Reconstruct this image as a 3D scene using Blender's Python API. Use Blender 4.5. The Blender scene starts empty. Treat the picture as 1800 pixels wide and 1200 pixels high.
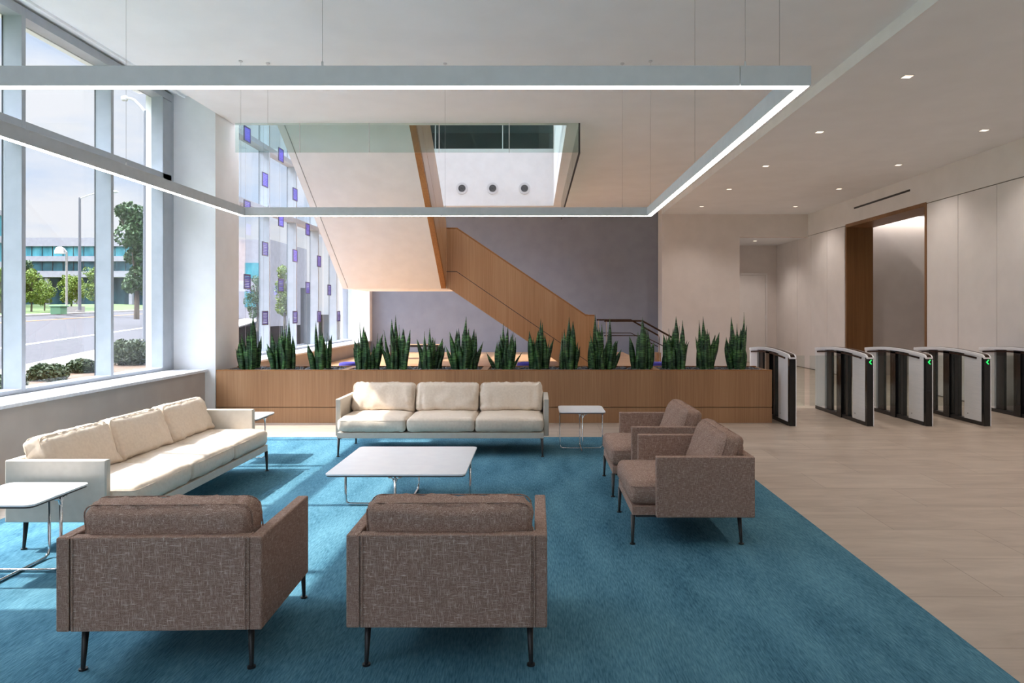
import bpy, bmesh, math, random
from mathutils import Vector, Matrix, noise
random.seed(7)
S = bpy.context.scene
COL = S.collection
R = math.radians
PI = math.pi
# ------------------------------------------------------------------ camera, world, sun, big lights, exposure
cam_d = bpy.data.cameras.new('camera'); cam = bpy.data.objects.new('camera', cam_d); COL.objects.link(cam)
cam.location = (0, 0, 1.6); cam.rotation_euler = (R(90), 0, 0)
cam_d.sensor_width = 36; cam_d.lens = 24.0; cam_d.clip_end = 1000; cam_d.clip_start = .05
cam_d.shift_x = -42/1800; cam_d.shift_y = -53/1800
S.camera = cam
S.view_settings.view_transform = 'Standard'; S.view_settings.look = 'None'
S.view_settings.gamma = 1; S.view_settings.use_curve_mapping = False
S.view_settings.exposure = 0.48
W = bpy.data.worlds.new('sky'); S.world = W; W.use_nodes = True
SKY_HIGH = 17
def build_world():
    nt = W.node_tree; nt.nodes.clear(); N = nt.nodes.new; L = nt.links.new
    out = N('ShaderNodeOutputWorld'); bg = N('ShaderNodeBackground')
    tc = N('ShaderNodeTexCoord'); mp = N('ShaderNodeMapping'); mp.inputs['Scale'].default_value = (1, 1, 3.2)
    nz = N('ShaderNodeTexNoise'); nz.inputs['Scale'].default_value = 3.0; nz.inputs['Detail'].default_value = 6; nz.inputs['Roughness'].default_value = .55
    cr = N('ShaderNodeValToRGB'); e = cr.color_ramp.elements
    e[0].position = .40; e[0].color = (.47, .57, .74, 1); e[1].position = .58; e[1].color = (.70, .71, .75, 1)
    L(tc.outputs['Generated'], mp.inputs[0]); L(mp.outputs[0], nz.inputs['Vector']); L(nz.outputs['Fac'], cr.inputs[0])
    # the sky brightens with height and towards the sun
    sp = N('ShaderNodeSeparateXYZ'); L(tc.outputs['Generated'], sp.inputs[0])
    mr = N('ShaderNodeMapRange'); mr.inputs['From Min'].default_value = .42; mr.inputs['From Max'].default_value = .75; mr.inputs['To Min'].default_value = 1.0; mr.inputs['To Max'].default_value = SKY_HIGH
    L(sp.outputs['Z'], mr.inputs['Value'])
    mx = N('ShaderNodeMapRange'); mx.inputs['From Min'].default_value = -.15; mx.inputs['From Max'].default_value = -.75; mx.inputs['To Min'].default_value = .62; mx.inputs['To Max'].default_value = 1.9
    L(sp.outputs['X'], mx.inputs['Value'])
    # only the high part of the sky is brighter on the sun side
    k1 = N('ShaderNodeMath'); k1.operation = 'SUBTRACT'; k1.inputs[1].default_value = 1.0; L(mr.outputs[0], k1.inputs[0])
    k2 = N('ShaderNodeMath'); k2.operation = 'MULTIPLY_ADD'; k2.inputs[2].default_value = 1.0; L(k1.outputs[0], k2.inputs[0]); L(mx.outputs[0], k2.inputs[1])
    L(cr.outputs[0], bg.inputs[0]); L(k2.outputs[0], bg.inputs[1]); L(bg.outputs[0], out.inputs[0])
build_world()
def light(name, kind, loc, rot, energy, color=(1, 1, 1), **kw):
    d = bpy.data.lights.new(name, kind); d.energy = energy; d.color = color
    for k, v in kw.items(): setattr(d, k, v)
    o = bpy.data.objects.new(name, d); COL.objects.link(o); o.location = loc; o.rotation_euler = rot; return o
# sun from the window side (from -X), about 47 degrees high
SUN = light('sun', 'SUN', (-20, 5, 20), (0, R(-43), R(2)), 6.6, (1, .95, .88), angle=R(.6))
# sampling portals in the openings (they emit nothing themselves)
def portal(loc, rot, sx, sy):
    l = light('sky_portal', 'AREA', loc, rot, 1, shape='RECTANGLE', size=sx, size_y=sy); l.data.cycles.is_portal = True
portal((-5.45, 6.7, 2.72), (0, R(-90), 0), 3.95, 6.3)
portal((-5.45, 15.0, 4.0), (0, R(-90), 0), 6.5, 9.0)
portal((-5.45, -1.3, 2.72), (0, R(-90), 0), 3.95, 4.6)
portal((-2.2, -4.05, 2.2), (R(90), 0, 0), 6.6, 3.8)
portal((-2.2, 14.4, 7.85), (0, 0, 0), 4.6, 6.9)

# ------------------------------------------------------------------ helpers
def tag(o, label=None, cat=None, group=None, kind=None):
    if label: o['label'] = label
    if cat: o['category'] = cat
    if group: o['group'] = group
    if kind: o['kind'] = kind
    return o
def empty(name, loc=(0, 0, 0), rz=0, label=None, cat=None, group=None, kind=None):
    o = bpy.data.objects.new(name, None); COL.objects.link(o); o.location = loc; o.rotation_euler = (0, 0, rz)
    o.empty_display_size = .1
    return tag(o, label, cat, group, kind)
def copy_tree(o, parent=None):
    c = o.copy(); COL.objects.link(c); c.parent = parent
    for ch in list(o.children): copy_tree(ch, c)
    return c
def obj(name, bm, m, parent=None, smooth=False, bevel=0, segs=2, rot=None, loc=None):
    me = bpy.data.meshes.new(name); bmesh.ops.recalc_face_normals(bm, faces=bm.faces[:]); bm.to_mesh(me); bm.free()
    o = bpy.data.objects.new(name, me); COL.objects.link(o); me.materials.append(m)
    if smooth:
        for p in me.polygons: p.use_smooth = True
    if bevel:
        b = o.modifiers.new('bevel', 'BEVEL'); b.width = bevel; b.segments = segs; b.limit_method = 'ANGLE'; b.angle_limit = R(40)
    if parent: o.parent = parent
    if loc: o.location = loc
    if rot: o.rotation_euler = rot
    return o
def box(bm, x0, x1, y0, y1, z0, z1):
    vs = [bm.verts.new((x, y, z)) for x in (x0, x1) for y in (y0, y1) for z in (z0, z1)]
    for f in ((0, 1, 3, 2), (4, 6, 7, 5), (0, 4, 5, 1), (2, 3, 7, 6), (0, 2, 6, 4), (1, 5, 7, 3)):
        bm.faces.new([vs[i] for i in f])
    return bm
def B(*bs):
    bm = bmesh.new()
    for b in bs: box(bm, *b)
    return bm
def prism(bm, pts, axis, a, b):
    """pts 2D polygon, extruded along axis from a to b. axis 'x': pts=(y,z); 'y': pts=(x,z); 'z': pts=(x,y)"""
    def P(p, t):
        return (t, p[0], p[1]) if axis == 'x' else ((p[0], t, p[1]) if axis == 'y' else (p[0], p[1], t))
    v0 = [bm.verts.new(P(p, a)) for p in pts]; v1 = [bm.verts.new(P(p, b)) for p in pts]
    n = len(pts); bm.faces.new(v0); bm.faces.new(v1[::-1])
    for i in range(n): bm.faces.new([v0[i], v0[(i+1) % n], v1[(i+1) % n], v1[i]])
    return bm
def tube(bm, pts, r, n=10, caps=True):
    pts = [Vector(p) for p in pts]; rs = r if isinstance(r, (list, tuple)) else [r]*len(pts)
    rings = []
    for i, p in enumerate(pts):
        d = (pts[min(i+1, len(pts)-1)] - pts[max(i-1, 0)]).normalized()
        up = Vector((0, 0, 1)) if abs(d.z) < .95 else Vector((1, 0, 0))
        a = d.cross(up).normalized(); b = d.cross(a).normalized()
        rings.append([bm.verts.new(p + (a*math.cos(t) + b*math.sin(t))*rs[i]) for t in [2*PI*k/n for k in range(n)]])
    for i in range(len(rings)-1):
        for k in range(n):
            bm.faces.new([rings[i][k], rings[i][(k+1) % n], rings[i+1][(k+1) % n], rings[i+1][k]])
    if caps: bm.faces.new(rings[0][::-1]); bm.faces.new(rings[-1])
    return bm
def T(*a, **k): return tube(bmesh.new(), *a, **k)
def rrect(w, d, r, n=6, cx=0, cy=0):
    pts = []
    for sx, sy, a0 in ((1, 1, 0), (-1, 1, 90), (-1, -1, 180), (1, -1, 270)):
        for k in range(n+1):
            a = R(a0 + 90*k/n); pts.append((cx + sx*(w/2-r) + r*math.cos(a), cy + sy*(d/2-r) + r*math.sin(a)))
    return pts

# ------------------------------------------------------------------ materials
def mat(name, color=(.8, .8, .8), rough=.5, metal=0, spec=.5, emit=None, es=0):
    m = bpy.data.materials.new(name); m.use_nodes = True; b = m.node_tree.nodes['Principled BSDF']
    b.inputs['Base Color'].default_value = (*color, 1); b.inputs['Roughness'].default_value = rough
    b.inputs['Metallic'].default_value = metal; b.inputs['Specular IOR Level'].default_value = spec
    if emit: b.inputs['Emission Color'].default_value = (*emit, 1); b.inputs['Emission Strength'].default_value = es
    return m
def srgb(r, g, b):
    f = lambda c: c/12.92 if c <= .04045 else ((c+.055)/1.055)**2.4
    return (f(r/255), f(g/255), f(b/255))
def noisy(name, c1, c2, scale=(5, 5, 5), nscale=1, detail=4, rough=.5, bump=0, lo=.35, hi=.65, metal=0, spec=.5, bdist=.01, coord='Object'):
    m = mat(name, c1, rough, metal, spec); nt = m.node_tree; N = nt.nodes.new; L = nt.links.new; b = nt.nodes['Principled BSDF']
    tc = N('ShaderNodeTexCoord'); mp = N('ShaderNodeMapping'); mp.inputs['Scale'].default_value = scale
    nz = N('ShaderNodeTexNoise'); nz.inputs['Scale'].default_value = nscale; nz.inputs['Detail'].default_value = detail
    cr = N('ShaderNodeValToRGB'); e = cr.color_ramp.elements; e[0].position = lo; e[0].color = (*c1, 1); e[1].position = hi; e[1].color = (*c2, 1)
    L(tc.outputs[coord], mp.inputs[0]); L(mp.outputs[0], nz.inputs['Vector']); L(nz.outputs['Fac'], cr.inputs[0]); L(cr.outputs[0], b.inputs['Base Color'])
    if bump:
        bp = N('ShaderNodeBump'); bp.inputs['Strength'].default_value = bump; bp.inputs['Distance'].default_value = bdist
        L(nz.outputs['Fac'], bp.inputs['Height']); L(bp.outputs[0], b.inputs['Normal'])
    return m
def fabric(name, ca, cb, cc, k=1.0):
    """woven tweed: threads in three directions"""
    m = mat(name, ca, .95, 0, .15); nt = m.node_tree; N = nt.nodes.new; L = nt.links.new; b = nt.nodes['Principled BSDF']
    tc = N('ShaderNodeTexCoord'); outs = []
    for sc in ((420, 420, 34), (34, 420, 420), (420, 34, 420)):
        mp = N('ShaderNodeMapping'); mp.inputs['Scale'].default_value = tuple(s*k for s in sc)
        nz = N('ShaderNodeTexNoise'); nz.inputs['Scale'].default_value = 1; nz.inputs['Detail'].default_value = 2
        L(tc.outputs['Object'], mp.inputs[0]); L(mp.outputs[0], nz.inputs['Vector']); outs.append(nz.outputs['Fac'])
    a = N('ShaderNodeMath'); a.operation = 'MAXIMUM'; L(outs[0], a.inputs[0]); L(outs[1], a.inputs[1])
    a2 = N('ShaderNodeMath'); a2.operation = 'MAXIMUM'; L(a.outputs[0], a2.inputs[0]); L(outs[2], a2.inputs[1])
    cr = N('ShaderNodeValToRGB'); e = cr.color_ramp.elements; e[0].position = .47; e[0].color = (*ca, 1); e[1].position = .80; e[1].color = (*cc, 1)
    m1 = e.new(.62); m1.color = (*cb, 1)
    L(a2.outputs[0], cr.inputs[0]); L(cr.outputs[0], b.inputs['Base Color'])
    bp = N('ShaderNodeBump'); bp.inputs['Strength'].default_value = .35; bp.inputs['Distance'].default_value = .003
    L(a2.outputs[0], bp.inputs['Height']); L(bp.outputs[0], b.inputs['Normal'])
    return m
def glass(name, tint=(.93, .97, .96), ior=1.45, rough=0.0):
    m = bpy.data.materials.new(name); m.use_nodes = True; nt = m.node_tree; nt.nodes.clear(); N = nt.nodes.new; L = nt.links.new
    o = N('ShaderNodeOutputMaterial'); mx = N('ShaderNodeMixShader'); t = N('ShaderNodeBsdfTransparent'); g = N('ShaderNodeBsdfGlossy')
    t.inputs[0].default_value = (*tint, 1); g.inputs['Roughness'].default_value = rough
    lw = N('ShaderNodeLayerWeight'); lw.inputs[0].default_value = .5; p = N('ShaderNodeMath'); p.operation = 'POWER'; p.inputs[1].default_value = 5
    q = N('ShaderNodeMath'); q.operation = 'MULTIPLY_ADD'; f0 = ((ior-1)/(ior+1))**2; q.inputs[1].default_value = .9; q.inputs[2].default_value = f0
    L(lw.outputs['Facing'], p.inputs[0]); L(p.outputs[0], q.inputs[0])
    L(q.outputs[0], mx.inputs[0]); L(t.outputs[0], mx.inputs[1]); L(g.outputs[0], mx.inputs[2]); L(mx.outputs[0], o.inputs[0])
    return m
def emis(name, color, s):
    m = bpy.data.materials.new(name); m.use_nodes = True; nt = m.node_tree; nt.nodes.clear()
    o = nt.nodes.new('ShaderNodeOutputMaterial'); e = nt.nodes.new('ShaderNodeEmission'); e.inputs[0].default_value = (*color, 1); e.inputs[1].default_value = s
    nt.links.new(e.outputs[0], o.inputs[0]); return m
M = {}
M['wall'] = noisy('wall_paint', srgb(224, 216, 211), srgb(229, 221, 216), nscale=.6, rough=.7, spec=.25)
M['white'] = noisy('white_paint', srgb(232, 232, 233), srgb(237, 237, 238), nscale=.8, rough=.65, spec=.25)
M['ceiling'] = noisy('ceiling_paint', srgb(236, 238, 240), srgb(240, 242, 244), nscale=.4, rough=.8, spec=.2)
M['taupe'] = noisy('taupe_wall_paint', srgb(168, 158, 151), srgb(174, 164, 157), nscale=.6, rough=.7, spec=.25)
M['grey_wall'] = noisy('grey_wall_paint', srgb(138, 142, 155), srgb(144, 148, 161), nscale=.6, rough=.8, spec=.2)
M['panel'] = noisy('wall_panel_paint', srgb(228, 223, 220), srgb(233, 228, 225), nscale=.5, rough=.5, spec=.3)
M['sill'] = noisy('sill_stone', srgb(206, 208, 214), srgb(220, 222, 228), nscale=6, rough=.3, spec=.5)
M['frame'] = noisy('window_frame_paint', srgb(166, 172, 179), srgb(174, 180, 187), nscale=1, rough=.4)
M['gasket'] = mat('black_gasket', (.03, .035, .04), .5)
M['black'] = noisy('black_powder_coat', (.012, .012, .013), (.02, .02, .021), nscale=40, rough=.35)
M['blackgloss'] = mat('black_gloss', (.01, .01, .011), .12)
M['chrome'] = mat('polished_chrome', (.75, .76, .78), .12, 1)
M['steel'] = noisy('brushed_steel', srgb(226, 228, 230), srgb(240, 241, 242), scale=(3, 3, 400), nscale=1, rough=.3, metal=.1, spec=.5)
M['laminate'] = noisy('white_laminate', srgb(242, 242, 245), srgb(246, 246, 248), nscale=2, rough=.28, spec=.5)
M['alu'] = noisy('silver_aluminium', srgb(212, 212, 212), srgb(217, 217, 217), nscale=3, rough=.5, metal=0)
M['glass'] = glass('window_glass', (.97, .98, .985)); M['bglass'] = glass('barrier_glass', (.90, .93, .92), 1.5)
M['added_skyglass'] = glass('added_skylight_glass', (.47, .48, .49)); M['cglass'] = glass('curtain_glass', (.80, .88, .86), 1.35); M['dglass'] = glass('upper_glass', (.45, .56, .54), 1.6)
M['leather'] = noisy('cream_leather', srgb(220, 202, 183), srgb(228, 211, 192), nscale=9, rough=.42, bump=.12, bdist=.004, spec=.4)
M['leather_side'] = noisy('cream_leather_panel', srgb(198, 190, 178), srgb(204, 196, 184), nscale=4, rough=.4, spec=.4)
M['tweed'] = fabric('brown_tweed', srgb(126, 98, 86), srgb(168, 140, 126), srgb(232, 214, 200))
M['tweed_light'] = fabric('light_tweed', srgb(104, 90, 86), srgb(140, 126, 121), srgb(196, 184, 178))
M['green_led'] = emis('green_led', (.02, 1, .12), 1.6)
M['lamp'] = emis('lamp_diffuser', (1, .92, .86), 12.0)
M['down'] = emis('downlight_lens', (1, .82, .62), 1.7)
M['cable'] = mat('steel_cable', (.35, .35, .36), .4, .8)
M['plate'] = mat('diffuser_white', srgb(214, 214, 216), .5)
M['brownstrip'] = mat('bronze_rail', srgb(60, 40, 30), .22, .6)
def wood_mat(name, a, b_, c, axis='z', rough=.42):
    m = mat(name, a, rough, 0, .4); nt = m.node_tree; N = nt.nodes.new; L = nt.links.new; b = nt.nodes['Principled BSDF']
    tc = N('ShaderNodeTexCoord')
    s1 = {'z': (38, 38, .5), 'x': (.5, 38, 38), 'y': (38, .5, 38)}[axis]; s2 = {'z': (2.6, 2.6, .05), 'x': (.05, 2.6, 2.6), 'y': (2.6, .05, 2.6)}[axis]
    n = []
    for sc, d in ((s1, 3), (s2, 0), (tuple(4*v for v in s1), 2)):
        mp = N('ShaderNodeMapping'); mp.inputs['Scale'].default_value = sc
        nz = N('ShaderNodeTexNoise'); nz.inputs['Scale'].default_value = 1; nz.inputs['Detail'].default_value = d
        L(tc.outputs['Object'], mp.inputs[0]); L(mp.outputs[0], nz.inputs['Vector']); n.append(nz.outputs['Fac'])
    cr = N('ShaderNodeValToRGB'); e = cr.color_ramp.elements; e[0].position = .3; e[0].color = (*a, 1); e[1].position = .7; e[1].color = (*c, 1)
    mm = e.new(.5); mm.color = (*b_, 1)
    mx = N('ShaderNodeMix'); mx.data_type = 'FLOAT'; mx.inputs[0].default_value = .42; L(n[0], mx.inputs[2]); L(n[1], mx.inputs[3])
    mx2 = N('ShaderNodeMix'); mx2.data_type = 'FLOAT'; mx2.inputs[0].default_value = .25; L(mx.outputs[0], mx2.inputs[2]); L(n[2], mx2.inputs[3])
    L(mx2.outputs[0], cr.inputs[0]); L(cr.outputs[0], b.inputs['Base Color'])
    return m
M['wood'] = wood_mat('oak_veneer', srgb(142, 103, 72), srgb(164, 123, 89), srgb(180, 140, 105))
M['wood_stair'] = wood_mat('oak_stair_veneer', srgb(168, 122, 82), srgb(188, 142, 100), srgb(202, 160, 118), rough=.28)
M['wood_x'] = wood_mat('oak_flooring', srgb(168, 124, 84), srgb(190, 146, 104), srgb(206, 166, 126), 'x', .3)
M['wood_trim'] = wood_mat('oak_edge_trim', srgb(140, 92, 50), srgb(162, 110, 62), srgb(178, 128, 78), 'y')
M['wood_dark'] = wood_mat('oak_portal', srgb(112, 78, 48), srgb(132, 94, 60), srgb(146, 108, 72))
def tile_floor():
    m = mat('stone_tile_floor', (.5, .45, .4), .38, 0, .45); nt = m.node_tree; N = nt.nodes.new; L = nt.links.new; b = nt.nodes['Principled BSDF']
    tc = N('ShaderNodeTexCoord'); mp = N('ShaderNodeMapping'); mp.inputs['Location'].default_value = (.3, -.32, 0)
    br = N('ShaderNodeTexBrick'); br.offset = .5; br.inputs['Scale'].default_value = 1; br.inputs['Brick Width'].default_value = 1.17; br.inputs['Row Height'].default_value = .585
    br.inputs['Mortar Size'].default_value = .0028; br.inputs['Mortar Smooth'].default_value = 0
    br.inputs['Color1'].default_value = (*srgb(190, 175, 160), 1); br.inputs['Color2'].default_value = (*srgb(181, 165, 150), 1); br.inputs['Mortar'].default_value = (*srgb(150, 134, 119), 1)
    L(tc.outputs['Object'], mp.inputs[0]); L(mp.outputs[0], br.inputs['Vector'])
    m2 = N('ShaderNodeMapping'); m2.inputs['Rotation'].default_value = (0, 0, R(28)); m2.inputs['Scale'].default_value = (1.0, 4.5, 1)
    nz = N('ShaderNodeTexNoise'); nz.inputs['Scale'].default_value = 1.3; nz.inputs['Detail'].default_value = 9; nz.inputs['Roughness'].default_value = .62; nz.inputs['Distortion'].default_value = .8
    L(tc.outputs['Object'], m2.inputs[0]); L(m2.outputs[0], nz.inputs['Vector'])
    cr = N('ShaderNodeValToRGB'); e = cr.color_ramp.elements; e[0].position = .3; e[0].color = (.80, .78, .76, 1); e[1].position = .66; e[1].color = (1.08, 1.08, 1.08, 1)
    L(nz.outputs['Fac'], cr.inputs[0])
    mx = N('ShaderNodeMix'); mx.data_type = 'RGBA'; mx.blend_type = 'MULTIPLY'; mx.inputs[0].default_value = 1
    L(br.outputs['Color'], mx.inputs[6]); L(cr.outputs[0], mx.inputs[7]); L(mx.outputs[2], b.inputs['Base Color'])
    return m
M['tile'] = tile_floor()
def carpet_mat():
    m = mat('teal_carpet', (.03, .1, .15), 1.0, 0, .05); nt = m.node_tree; N = nt.nodes.new; L = nt.links.new; b = nt.nodes['Principled BSDF']
    tc = N('ShaderNodeTexCoord'); outs = []
    for sc, d in (((130, 16, 1), 3), ((1.2, .35, 1), 2), ((400, 400, 1), 1), ((5, 1.2, 1), 3)):
        mp = N('ShaderNodeMapping'); mp.inputs['Scale'].default_value = sc; mp.inputs['Rotation'].default_value = (0, 0, R(12) if d == 3 else 0)
        nz = N('ShaderNodeTexNoise'); nz.inputs['Scale'].default_value = 1; nz.inputs['Detail'].default_value = d
        L(tc.outputs['Object'], mp.inputs[0]); L(mp.outputs[0], nz.inputs['Vector']); outs.append(nz.outputs['Fac'])
    def mixf(a, b2, f):
        x = N('ShaderNodeMix'); x.data_type = 'FLOAT'; x.inputs[0].default_value = f; L(a, x.inputs[2]); L(b2, x.inputs[3]); return x.outputs[0]
    v = mixf(mixf(mixf(outs[0], outs[1], .3), outs[2], .3), outs[3], .25)
    cr = N('ShaderNodeValToRGB'); e = cr.color_ramp.elements; e[0].position = .34; e[0].color = (*srgb(27, 72, 94), 1); e[1].position = .66; e[1].color = (*srgb(108, 156, 174), 1)
    L(v, cr.inputs[0]); L(cr.outputs[0], b.inputs['Base Color'])
    bp = N('ShaderNodeBump'); bp.inputs['Strength'].default_value = .5; bp.inputs['Distance'].default_value = .006; L(outs[0], bp.inputs['Height']); L(bp.outputs[0], b.inputs['Normal'])
    return m
M['carpet'] = carpet_mat()

# ------------------------------------------------------------------ setting
CZ = 4.44
def struct(name, bm, m, parent=None, **k):
    o = obj(name, bm, m, parent, **k)
    if not parent: o['kind'] = 'structure'
    return o
struct('floor', B((-4.75, 10.5, -4, 22.0, -.15, 0)), M['tile'])
struct('ceiling', B((-4.59, 3.51, -4, 10.42, CZ, 4.8), (.486, 3.51, 10.42, 19.6, CZ, 4.8), (-5.6, .486, 18.4, 19.6, CZ, 4.8)), M['ceiling'])
bm = bmesh.new(); prism(bm, [(-4.59, CZ), (-4.96, 4.69), (-5.03, 4.69), (-5.03, 4.66), (-5.06, 4.66), (-5.06, 4.72), (-5.7, 4.72), (-5.7, 5.0), (-4.59, 5.0)], 'y', -4, 9.8)
struct('ceiling_edge', bm, M['ceiling']); bpy.data.objects['ceiling_edge'].name = 'trim_1'
# lower ceiling on the right with its bright fascia
RC = 4.30
struct('trim_3', B((3.498, 3.51, -4, 19.0, RC, CZ)), M['white'])
struct('ceiling_right', B((3.511, 7.58, -4, 19.0, RC, 4.8)), M['ceiling'])
struct('ceiling_corridor', B((5.4, 7.6, 19.22, 22.0, 3.67, 4.8)), M['ceiling'])
# walls
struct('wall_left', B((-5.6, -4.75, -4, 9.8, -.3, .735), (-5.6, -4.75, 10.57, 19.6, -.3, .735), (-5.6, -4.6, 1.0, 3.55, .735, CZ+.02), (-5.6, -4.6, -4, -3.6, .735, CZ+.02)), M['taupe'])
struct('wall_column', B((-5.6, -4.6, 9.8, 10.57, -.3, 7.6)), M['white'])
struct('wall_back', B((-5.6, 3.51, 19.6, 19.9, 0, CZ)), M['grey_wall'])
struct('wall_far', B((3.51, 5.67, 19.0, 19.9, 0, 4.6), (5.67, 7.58, 19.0, 19.22, 3.67, 4.6)), M['wall'])
struct('wall_corridor', B((5.4, 7.6, 21.5, 21.7, 0, 3.67), (5.4, 5.67, 19.9, 21.5, 0, 3.67)), M['wall'])
# right wall: backing, upper band, panels
wr = struct('wall_right', B((7.60, 7.9, -4, 13.3, 0, RC), (7.60, 7.9, 16.7, 21.7, 0, RC), (7.60, 7.9, 13.3, 16.7, 3.72, RC)), mat('panel_joint_backing', srgb(120, 112, 105), .8))  # backing is darker than the panels and shows in their joints
obj('upper_band', B((7.575, 7.60, -4, 19.0, 3.70, RC)), M['panel'], wr)
ys = [-4, -2.13, -1.1, -.07, .96, 1.99, 3.02, 4.05, 5.08, 6.11, 7.14, 8.17, 9.2, 10.2, 11.23, 12.26, 13.24]
for a, b in list(zip(ys[:-1], ys[1:])) + [(16.76, 17.77), (17.77, 18.8), (18.8, 19.8), (19.8, 21.5)]:
    obj('wall_panel', B((7.58, 7.60, a+.006, b-.006, .02, 3.685)), M['panel'], wr, bevel=.002)
# oak portal
wp = empty('door_1', (7.6, 15, 0), kind='structure')
obj('door_frame', B((-.03, .62, 1.64, 1.70, 0, 3.72), (-.03, .62, -1.76, -1.70, 0, 3.72), (-.03, .62, -1.70, 1.64, 3.64, 3.72)), M['wood_dark'], wp)
struct('wall_lobby', B((8.22, 12.0, 17.2, 17.4, 0, 4.2), (12.0, 12.2, 9, 17.4, 0, 4.2), (8.22, 12.2, 9, 9.2, 0, 4.2), (7.9, 8.22, 16.7, 17.4, 0, 4.2), (7.9, 8.22, 9, 13.24, 0, 4.2)), M['wall'])
struct('ceiling_lobby', B((7.9, 12.2, 9, 16.95, 3.95, 4.2)), M['ceiling'])
struct('floor_lobby', B((10.5, 12.2, 9, 17.4, -.15, 0)), M['tile'])
cv = obj('cove_light', B((8.5, 11.8, 16.97, 17.05, 4.02, 4.06)), M['down']); tag(cv, 'warm linear cove light above the wall inside the oak doorway', 'light')
l = light('cove_glow', 'AREA', (10, 17.06, 4.0), (0, 0, 0), 7, (1, .78, .55), shape='RECTANGLE', size=3.2, size_y=.08); l.parent = cv
# corridor door
d2 = empty('door_2', (6.3, 21.5, 0), kind='structure')
obj('door_frame', B((-.66, -.60, -.05, 0, 0, 2.80), (.60, .66, -.05, 0, 0, 2.80), (-.60, .60, -.05, 0, 2.74, 2.80)), M['panel'], d2)
obj('door_leaf', B((-.595, .595, -.035, 0, .01, 2.735)), M['panel'], d2)
d2.location.x = 6.62
for z in (.45, 1.35, 2.35): obj('hinge', T([(.60, -.058, z), (.60, -.058, z+.13)], .012), M['steel'], d2)
# unseen rear wall behind the viewer, unglazed frames let fill light in
struct('wall_rear', B(*[(x, x+.12, -4.1, -3.9, 0, RC+.2) for x in (-5.5, -2.9, -.3, 2.3, 4.9, 7.5)], (-5.6, 7.9, -4.1, -3.9, 0, .3), (-5.6, 7.9, -4.1, -3.9, 4.1, 4.8)), M['frame'])
struct('wall_light_block', B((1.2, 7.9, -3.89, -3.8, 0, RC)), M['wall'])  # unseen solid wall added to block light from the right rear

# left window band: sill, frames, panes
st = obj('window_sill', B((-5.5, -4.70, 3.55, 9.8, .735, .77), (-5.5, -4.70, 10.57, 19.6, .735, .77), (-5.5, -4.70, -3.6, 1.0, .735, .77)), M['sill'], bevel=.006); st.name = 'trim_2'; st['kind'] = 'structure'
def window(n, y0, y1, zt, transoms, top=None):
    w = empty('window_%d' % n, (-5.2, y1, .77), kind='structure'); L_ = y0 - y1
    zt -= .77
    obj('mullion', B((-.19, 0, -.055, 0, .0, zt)), M['frame'], w, bevel=.003)
    obj('gasket', B((-.20, -.19, -.062, 0, 0, zt)), M['gasket'], w)
    obj('bottom_rail', B((-.19, 0, L_, -.055, 0, .045)), M['frame'], w, bevel=.003)
    obj('head_rail', B((-.19, 0, L_, -.055, zt-.10, zt)), M['frame'], w)
    for z in transoms: obj('transom', B((-.19, 0, L_, -.055, z-.77, z-.77+.095)), M['frame'], w, bevel=.003)
    obj('pane', B((-.175, -.165, L_, -.055, .045, zt-.10)), M['glass'], w)
    return w
k = 1
for y0, y1 in ((3.55, 4.06), (4.06, 5.51), (5.51, 6.96), (6.96, 8.41), (8.41, 9.8), (-3.6, -2), (-2, -.5), (-.5, 1.0)):
    w = window(k, y0, y1, 4.69, [3.44])
    if y1 == 9.8:
        obj('jamb', B((-.16, 0, -.27, -.056, 0.046, 3.81)), M['frame'], w)
        obj('jamb_gasket', B((-.165, -.005, -.276, -.271, 0, 3.82)), M['frame'], w)
    k += 1
for y0, y1 in ((10.57, 11.86), (11.86, 13.36), (13.36, 14.86), (14.86, 16.36), (16.36, 17.86), (17.86, 19.6)):
    window(k, y0, y1, 7.4, [3.52, 4.72]); k += 1
struct('wall_upper_left', B((-5.6, -5.2, 10.57, 19.6, 7.38, 7.7), (-5.6, -5.2, -4, 9.8, 4.8, 7.7)), M['white'])
# return next to the grey wall
struct('wall_return', B((-5.2, -4.70, 19.3, 19.6, .77, CZ)), M['wall'])
# floor grille at the wall foot
g = obj('floor_grille', B(*[(-4.745, -4.73, 4.35+.02*i, 4.36+.02*i, .03, .13) for i in range(30)], (-4.75, -4.74, 4.33, 4.97, .02, .14)), M['alu']); tag(g, 'small ribbed air grille low on the window wall', 'grille')
# shaft above the stair
struct('wall_shaft', B((.486, .8, 10.42, 18.4, CZ+.36, 7.6), (-5.2, .486, 10.1, 10.42, CZ+.36, 7.6)), M['white'])
struct('wall_shaft_back', B((-5.2, .486, 18.4, 18.7, CZ+.36, 5.97)), M['white'])
struct('wall_shaft_edge', B((-5.2, .484, 18.385, 18.4, CZ+.002, 5.975), (.47, .486, 10.43, 18.385, CZ+.002, 7.6)), M['white'])
struct('ceiling_upper', B((-5.6, 3.6, 9.5, 11.0, 7.6, 7.8), (-5.6, 3.6, 17.8, 23.2, 7.6, 7.8), (-5.6, -4.5, 11.0, 17.8, 7.6, 7.8), (.1, 3.6, 11.0, 17.8, 7.6, 7.8)), M['white'])
w = empty('window_21', (-2.2, 14.4, 7.7), kind='structure'); obj('pane', B((-2.3, 2.3, -3.4, 3.4, -.01, 0)), M['added_skyglass'], w)  # invented skylight, added to brighten the stair shaft from above
for x in (-1.15, 0, 1.15): obj('glazing_bar', B((x-.03, x+.03, -3.4, 3.4, -.08, .02)), M['frame'], w)
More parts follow.
